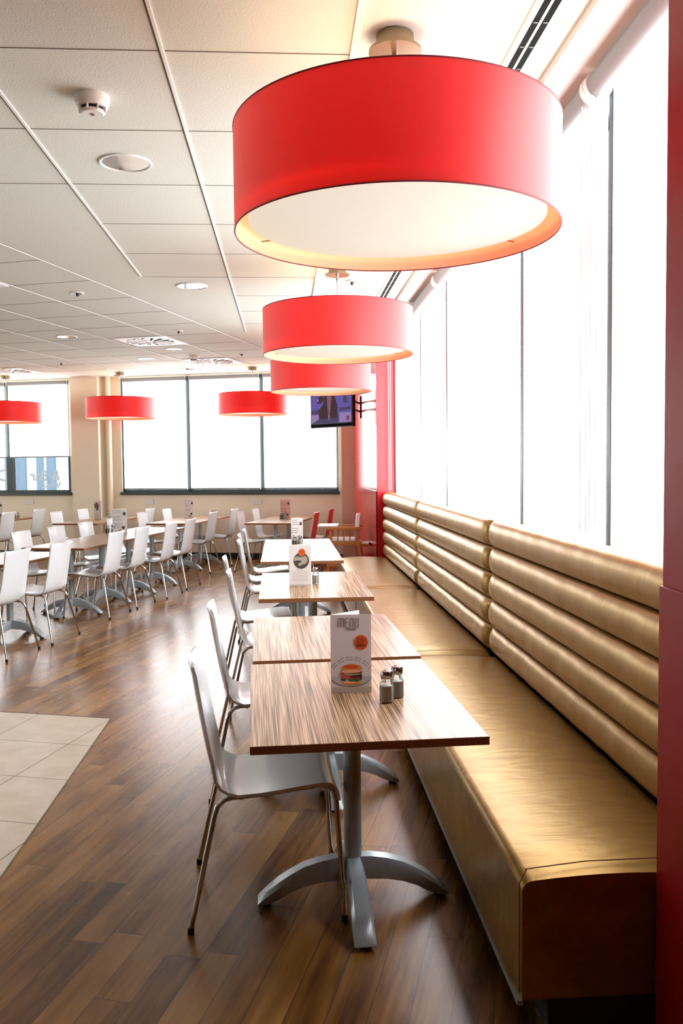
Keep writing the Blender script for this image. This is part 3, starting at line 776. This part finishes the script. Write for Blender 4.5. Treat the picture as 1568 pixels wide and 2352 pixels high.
# ------------------------------------------------------------------ high chair (faces -x)
h = thing('high_chair', 'orange wood high chair with white quilted seat and tray, by the far red pier', 'high chair', (.74, 11.42, 0), D(-6))
for sx in (-1, 1):
    for sy in (-1, 1):
        b = MB(); w = .022
        x0, x1, y0, y1 = sx*.25+.06, sx*.19+.03, sy*.24, sy*.20
        b.hexa([(x0-w, y0-w, 0), (x0+w, y0-w, 0), (x0+w, y0+w, 0), (x0-w, y0+w, 0), (x1-w, y1-w, .56), (x1+w, y1-w, .56), (x1+w, y1+w, .56), (x1-w, y1+w, .56)])
        b.build('leg', M['oak'], h, smooth=None, bevel=.004)
        MB().box(sx*.175+.03-.02, sx*.175+.03+.02, sy*.19-.02, sy*.19+.02, .54, .745).build('arm_post', M['oak'], h, smooth=None, bevel=.004)
b = MB()
for sy in (-1, 1): b.box(-.20, .34, sy*.235-.018, sy*.235+.018, .24, .28)
for x in (-.17, .28): b.box(x-.018, x+.018, -.235, .235, .24, .28)
b.build('stretcher', M['oak'], h, smooth=None)
b = MB(); b.box(-.20, .26, -.215, .215, .525, .565); b.box(.22, .36, -.2, .2, .50, .54); b.build('seat_frame', M['oak'], h, smooth=None, bevel=.004)
MB().box(-.15, .19, -.18, .18, .565, .605).build('seat_pad', M['vinyl'], h, bevel=.015)
b = MB(); rr = []
for z, w, x in ((.56, .17, .19), (.70, .18, .205), (.86, .175, .215), (.91, .14, .22), (.93, .08, .222)):
    rr.append([(x-.03, -w, z), (x+.03, -w, z), (x+.03, w, z), (x-.03, w, z)])
b.rings(rr).build('backrest', M['vinyl'], h, bevel=.012)
for sy in (-1, 1):
    MB().box(-.20, .27, sy*.205-.025, sy*.205+.025, .725, .765).build('armrest', M['oak'], h, smooth=None, bevel=.005)
    b = MB()
    for x in (-.05, .03, .11): b.tube([(x, sy*.195, .56), (x, sy*.195, .73)], .008, 8)
    b.build('spindle', M['oak'], h)
b = MB(); b.rings([[(x, y, z) for x, y in ((-.32, -.19), (-.05, -.21), (-.05, .21), (-.32, .19))] for z in (.765, .785)]); b.build('tray', M['whitepl'], h, smooth=None, bevel=.006)

# ------------------------------------------------------------------ television on the far red pier
tv = thing('television', 'wall-mounted flat television showing a presenter in a dark jacket, on the red pier', 'television', (.665, 12.22, 2.12), math.atan2(-.70, .564))
W2, HT = .45, .54
MB().box(-W2, W2, -.02, .035, 0, HT).build('housing', M['black'], tv, smooth=None, bevel=.006)
sb = MB(); ysc = -.0235
def quad(pts, m): sb.face([sb.bm.verts.new((x, ysc, z)) for x, z in pts], m)
def poly(pts, m, lift):
    global ysc
    ysc = -.0235-lift; quad(pts, m)
poly([(-W2+.02, .062), (W2-.02, .062), (W2-.02, HT-.02), (-W2+.02, HT-.02)], M['tvblue'], 0)
poly([(-.43, .25), (-.2, .27), (-.2, .20), (-.43, .20)], M['tvgrey'], .0004); poly([(.18, .27), (.42, .28), (.42, .24), (.18, .22)], M['tvgrey'], .0004)
poly([(-.42, .065), (-.26, .065), (-.26, .19), (-.42, .19)], M['tvlil'], .0006); poly([(.18, .065), (.42, .065), (.42, .20), (.18, .20)], M['tvlil'], .0004)
poly([(-.24, .065), (.16, .065), (.14, .30), (.06, .50), (-.12, .50), (-.16, .34), (-.27, .24)], M['tvdark'], .0008)
poly([(-.30, .36), (-.22, .34), (-.14, .40), (-.16, .46), (-.28, .44)], M['tvdark'], .0008); poly([(-.29, .38), (-.26, .38), (-.26, .42), (-.29, .42)], M['tvlil'], .0012)
poly([(-.05, .11), (-.03, .11), (.03, .5), (-.09, .5)], M['tvpink'], .0012); poly([(-.04, .10), (-.02, .17), (-.06, .17)], M['tvlil'], .0014)
poly([(-.42, .065), (-.24, .065), (.16, .065), (.16, .13), (-.24, .13)], M['tvgrey'], .0010)
poly([(.33, .09), (.38, .09), (.38, .15), (.33, .15)], M['tvred'], .0012); poly([(.26, .33), (.36, .33), (.34, .44), (.27, .44)], M['tvgrey'], .0006)
sb.build('screen', None, tv, smooth=None, recalc=False)
MB().box(-W2+.01, W2-.01, -.026, -.02, .012, .05).build('speaker_bar', M['vdark'], tv, smooth=None, bevel=.003)
a_ = tv.rotation_euler.z
def tvloc(wx, wy): 
    dx, dy = wx-.665, wy-12.22; return (dx*math.cos(a_)+dy*math.sin(a_), -dx*math.sin(a_)+dy*math.cos(a_))
pa, pb = tvloc(1.093, 12.72), tvloc(1.093, 12.58); pc, pd = tvloc(1.115, 12.58), tvloc(1.115, 12.72)
b = MB(); b.prism([pa, pb, pc, pd], .15, .47); b.build('wall_plate', M['black'], tv, smooth=None)
q = tvloc(1.1, 12.65); b = MB()
for z in (.25, .37): b.tube([(.02, .035, z), (.25, .16, z), (q[0], q[1], z)], .016, 8)
b.build('mount_arm', M['black'], tv)

# ------------------------------------------------------------------ wall sockets
for (u, z, lab) in ((-1.962, .985, 'double white wall socket under the left pane of the three-pane window'), (.003, .983, 'double white wall socket under the middle pane of the three-pane window'), (-4.286, .985, 'double white wall socket below the lettered window')):
    o = thing('wall_socket', lab, 'socket', wp(u, 0, z), WRZ, 'wall sockets')
    MB().box(-.085, .085, -.012, 0, -.048, .048).build('plate', M['whitepl'], o, smooth=None, bevel=.004)
    for sx in (-.042, .042):
        b = MB(); b.rings([[(sx+r*math.cos(2*PI*k/20), yy, r*math.sin(2*PI*k/20)) for k in range(20)] for r, yy in ((.03, -.012), (.03, -.016), (.025, -.016), (.024, -.0125), (.001, -.0125))], caps=False)
        f = b.build('socket_face', M['vent'], o)
        b = MB()
        for dx in (-.009, .009): b.box(sx+dx-.003, sx+dx+.003, -.0145, -.0125, -.003, .003)
        b.build('pin_hole', M['ink'], f, smooth=None)

# ------------------------------------------------------------------ menus and shakers
def flat(parent, name, polys, y=-.0012):
    """thin printed shapes on a card front; local x right, z up, faces -y"""
    b = MB()
    for i, (pts, m) in enumerate(polys):
        yy = y-.00012*i
        b.rings([[(px, q, pz) for px, pz in pts] for q in (yy, yy+.0001)], m)
    return b.build(name, None, parent, smooth=None)
def ell(cx, cz, rx, rz_, n=28, a0=0, a1=2*PI): return [(cx+rx*math.cos(a0+(a1-a0)*k/(n if a1-a0 > 6 else n-1)), cz+rz_*math.sin(a0+(a1-a0)*k/(n if a1-a0 > 6 else n-1))) for k in range(n)]
def card(o, w, h, back=True, m='paper', m2='paper'):
    MB().box(0, w, 0, .0011, 0, h).build('front_panel', M[m], o, smooth=None)
    if back:
        b = MB(); a = D(40); dx, dy = w*.98*math.cos(a), w*.98*math.sin(a)
        b.hexa([(0, .0012, 0), (dx, dy, 0), (dx-.0008, dy+.001, 0), (-.001, .0022, 0), (0, .0012, h), (dx, dy, h), (dx-.0008, dy+.001, h), (-.001, .0022, h)])
        b.build('back_panel', M[m2], o, smooth=None)
def lines(x0, x1, zs, m, hgt=.0022):
    out = []
    for i, z in enumerate(zs):
        x = x0; k = 0
        while x < x1-.004:
            L_ = (.006, .010, .004, .008, .012)[(i*3+k) % 5]; e = min(x+L_, x1)
            out.append(([(x, z), (e, z), (e, z+hgt), (x, z+hgt)], m)); x = e+.0025; k += 1
    return out
# 1: burger menu
o = thing('menu_card', 'folded white burger menu headed MENU standing on the nearest table', 'menu', (.152, 3.045, .7505), D(-1), 'menu cards')
w, hh = .146, .284
card(o, w, hh)
def letters():
    b = MB(); zb, zt = .237, .272; r = .0009; y = -.0014
    T = lambda pts: b.tube([(x, y, z) for x, z in pts], r, 5)
    def arch(x0, x1, z0, z1):
        m_ = (x0+x1)/2; rad = (x1-x0)/2
        return [(x0, z0)]+[(m_-rad*math.cos(PI*k/8), z1-rad+rad*math.sin(PI*k/8)) for k in range(9)]+[(x1, z0)]
    T(arch(.028, .038, zb+.003, zt)); T(arch(.038, .048, zb+.003, zt))                 # M
    T([(.064, zt-.001), (.057, zt-.001), (.055, zt-.004), (.055, zb+.003), (.057, zb), (.064, zb)]); T([(.055, .256), (.063, .256)])   # E
    T(arch(.071, .082, zb, zt))                                                        # N
    T([(.090, zt)]+[(.0955-.0055*math.cos(PI*k/8), zb+.0055-.0055*math.sin(PI*k/8)) for k in range(9)]+[(.101, zt)])                      # U
    return b
letters().build('heading', M['ink'], o)
cu = bpy.data.curves.new('subheading', 'FONT'); cu.body = 'Comida'; cu.size = .0115; cu.shear = .3; cu.extrude = .0001; cu.offset = .0001
to = bpy.data.objects.new('subheading', cu); C.objects.link(to)
me = bpy.data.meshes.new_from_object(to.evaluated_get(bpy.context.evaluated_depsgraph_get())); bpy.data.objects.remove(to)
me.materials.append(M['inkd']); to = bpy.data.objects.new('subheading', me); C.objects.link(to); to.parent = o; to.location = (.054, -.0014, .2275); to.rotation_euler = (PI/2, 0, 0)
flat(o, 'sticker', [(ell(.109, .182, .0265, .0285), M['orangel']), (ell(.109, .182, .0245, .0265), M['orange'])]+lines(.094, .124, [.196, .190, .184], M['inkr'], .0016)+lines(.092, .126, [.168], M['inkr'], .006)+lines(.095, .124, [.177], M['inkr'], .002))
arc = []
for rad, m_ in ((.083, 'inkd'), (.074, 'inkd')):
    for k in range(26):
        if k % 5 == 4: continue
        a = PI*.82-(PI*.64)*k/25; cx, cz = .072, .052
        ca, sa = math.cos(a), math.sin(a); hw = .0019; hr = .0011
        arc.append(([(cx+(rad+dr)*ca-dt*sa*1, cz+(rad*.93+dr)*sa+dt*ca*1) for dr, dt in ((-hr, -hw), (hr, -hw), (hr, hw), (-hr, hw))], M[m_]))
flat(o, 'curved_text', arc)
flat(o, 'burger_picture', [(ell(.073, .052, .072, .026, 30, PI, 2*PI)+[(.145, .058), (.145, .075), (.001, .075), (.001, .058)], M['plate']) if False else (ell(.073, .056, .0725, .036, 30, PI, 2*PI), M['shadow']),
     (ell(.073, .0585, .0725, .034, 30, PI, 2*PI), M['plate']), (ell(.074, .036, .036, .010), M['bun']), (ell(.074, .040, .037, .007), M['orangel']),
     (ell(.045, .048, .011, .007), M['green']), (ell(.075, .047, .016, .007), M['green']), (ell(.092, .044, .010, .006), M['green']),
     (ell(.073, .056, .039, .007), M['tomato']), (ell(.085, .060, .026, .008), M['meat']), (ell(.106, .058, .006, .015), M['meat']), (ell(.055, .068, .022, .011), M['tomato']), (ell(.078, .069, .030, .006), M['photol']),
     (ell(.085, .074, .028, .006), M['meat']), (ell(.074, .088, .0375, .016), M['bun']), (ell(.074, .0775, .036, .006), M['orangel']), (ell(.072, .094, .027, .008), M['orange'])], -.0012)
MB().box(0, w, -.0013, -.0006, 0, .0195).build('bottom_band', M['paperb'], o, smooth=None)
# 2: round photo menu
o = thing('menu_card', 'grey menu card with a round monochrome photo and orange sticker, third table along the bench', 'menu', (.012, 5.82, .7505), D(-2), 'menu cards')
card(o, .15, .282, m2='paperb')
pic = [(ell(.083, .175, .053, .056), M['photo']), (ell(.062, .185, .028, .022), M['photol']), (ell(.098, .180, .028, .030), M['photol']), (ell(.075, .205, .030, .006), M['ink']), (ell(.062, .170, .024, .006), M['inkd']), (ell(.075, .150, .014, .010), M['photol'])]
flat(o, 'round_photo', pic); flat(o, 'sticker', [(ell(.087, .232, .0235, .0255), M['orange'])]+lines(.07, .104, [.238, .230], M['inkr'], .002), -.0022)
flat(o, 'printed_text', lines(.045, .09, [.112], M['inkd'])+lines(.022, .125, [.098, .088, .074, .064, .050, .040], M['photol']))
MB().box(0, .15, -.0013, -.0006, 0, .012).build('bottom_band', M['paperb'], o, smooth=None)
# generic printed list menus
def list_menu(x, y, rz, w, h_, label, seed, m='paper', tint=None):
    o = thing('menu_card', label, 'menu', (x, y, .7505), rz, 'menu cards')
    card(o, w, h_, m=m, m2='paper')
    zs = [h_*(.92-.075*i) for i in range(11) if (i+seed) % 4]
    flat(o, 'printed_list', lines(w*.08, w*.62, zs, M['ink'] if tint is None else M['inkr'], .004))
    flat(o, 'food_picture', [(ell(w*.82, h_*.80, w*.10, h_*.07), M['photo']), (ell(w*.74, h_*.22, w*.11, h_*.06), M['photo']), (ell(w*.60, h_*.09, w*.20, h_*.05), M['photol'])], -.0020)
    return o
list_menu(.045, 8.83, D(-3), .12, .284, 'white list menu on the pale tables, right behind the round-photo menu', 1)
list_menu(-2.215, 11.0, D(-6), .19, .30, 'tall white list menu on the long left row', 2)
list_menu(-1.66, 14.02, D(-4), .15, .30, 'tall pale list menu below the three-pane window, left of the middle mullion', 3)
list_menu(-.10, 13.42, D(-4), .155, .30, 'pinkish list menu on the table by the red-backed chairs', 4, 'pink', 1)
o = thing('menu_card', 'beige menu with one dark leaf-like print, in front of the beige column', 'menu', (-3.07, 13.85, .7505), D(-25), 'menu cards')
card(o, .13, .30, m='paperb', m2='paper')
flat(o, 'dark_print', [(ell(.055+dx, .21+dz, .022, .018, 14), M['inkr'] if k % 2 else M['photo']) for k, (dx, dz) in enumerate(((-.03, .03), (0, .045), (.025, .02), (-.02, -.005), (.015, -.02), (0, .01), (.005, -.045)))])
list_menu(-4.86, 14.5, D(-6), .16, .28, 'grey list menu cut by the left edge, below the lettered window', 5)

def shaker_mesh():
    o = thing('salt_shaker', 'x', 'shaker')
    MB().lathe([(.0225, 0), (.025, .004), (.025, .062), (.018, .078), (.018, .086)], 8).build('glass_jar', M['jar'], o, smooth=20)
    MB().lathe([(.0205, .003), (.0222, .006), (.0222, .058), (.0, .06)], 8).build('contents', M['salt'], o, smooth=20)
    MB().lathe([(.0195, .084), (.0205, .086), (.0205, .104), (.018, .110), (.001, .113)], 24).build('cap', M['capm'], o, smooth=35)
    b = MB()
    for k in range(6): a = k*PI/3; b.lathe([(.0018, .1125), (.0018, .1135)], 6, c=(.008*math.cos(a), .008*math.sin(a)))
    b.build('holes', M['black'], o, smooth=None)
    return o
sp = shaker_mesh()
def shaker(x, y, label, dark=False, first_=False):
    if first_: sp.location = (x, y, .7505); sp['label'] = label; sp['group'] = 'salt and pepper shakers'; return sp
    s = dup(sp, (x, y, .7505), random.random(), label, 'salt and pepper shakers', 'pepper_shaker' if dark else 'salt_shaker')
    if dark:
        for ch in s.children:
            if ch.name.startswith('contents'): ch.data = ch.data.copy(); ch.data.materials[0] = M['pepper']
    return s
shaker(.337, 2.905, 'front glass shaker beside the burger menu, nearest the camera', first_=True)
shaker(.381, 2.965, 'rear glass salt shaker of the pair beside the burger menu')
shaker(.195, 5.93, 'clear glass shaker half hidden behind the round-photo menu')
shaker(.075, 8.74, 'dark pepper shaker before the white list menu on the pale tables', True)
shaker(.135, 8.74, 'clear salt shaker before the white list menu on the pale tables')
shaker(-.085, 13.30, 'dark pepper shaker at the foot of the pinkish menu', True)
shaker(-.03, 13.31, 'clear salt shaker at the foot of the pinkish menu')
shaker(-2.265, 10.93, 'dark-topped shaker left of the tall white list menu', True)
shaker(-2.19, 10.90, 'clear shaker at the foot of the tall white list menu')
shaker(-1.22, 14.20, 'dark pepper shaker right of the pale list menu, under the three-pane window', True)
shaker(-1.165, 14.20, 'clear salt shaker right of the pale list menu, under the three-pane window')
shaker(-2.86, 14.0, 'clear shaker right of the beige menu by the column')
shaker(-4.52, 14.5, 'pepper shaker on the table below the lettered window socket', True)
shaker(-4.46, 14.52, 'salt shaker on the table below the lettered window socket')

# ------------------------------------------------------------------ daylight and camera
wd = bpy.data.worlds.new('sky'); scene.world = wd; wd.use_nodes = True
bg = wd.node_tree.nodes['Background']; bg.inputs[0].default_value = (.86, .93, 1, 1); bg.inputs[1].default_value = 3.0

cam = bpy.data.cameras.new('camera'); co = bpy.data.objects.new('camera', cam); C.objects.link(co)
cam.sensor_fit = 'VERTICAL'; cam.sensor_height = 36; cam.lens = 1960/2352*36; cam.clip_start = .05; cam.clip_end = 200
yaw, pitch, roll = D(3.678), D(3.095), D(.6)
F = Vector((math.sin(yaw)*math.cos(pitch), math.cos(yaw)*math.cos(pitch), -math.sin(pitch)))
R = Vector((math.cos(yaw), -math.sin(yaw), 0)); U = R.cross(F)
R2 = R*math.cos(roll)-U*math.sin(roll); U2 = U*math.cos(roll)+R*math.sin(roll)
co.matrix_world = Matrix(((R2.x, U2.x, -F.x, 0), (R2.y, U2.y, -F.y, 0), (R2.z, U2.z, -F.z, 1.57), (0, 0, 0, 1)))
scene.camera = co
scene.view_settings.view_transform = 'Standard'; scene.view_settings.look = 'None'; scene.view_settings.gamma = 1; scene.view_settings.use_curve_mapping = False
scene.view_settings.exposure = 0.12
scene.cycles.use_denoising = True; scene.cycles.use_light_tree = False
scene.cycles.max_bounces = 6; scene.cycles.diffuse_bounces = 4; scene.cycles.glossy_bounces = 3; scene.cycles.transmission_bounces = 4; scene.cycles.transparent_max_bounces = 8
scene.cycles.use_adaptive_sampling = True; scene.cycles.adaptive_threshold = .05; scene.cycles.adaptive_min_samples = 12; scene.cycles.caustics_reflective = False; scene.cycles.caustics_refractive = False
scene.cycles.sample_clamp_indirect = 10
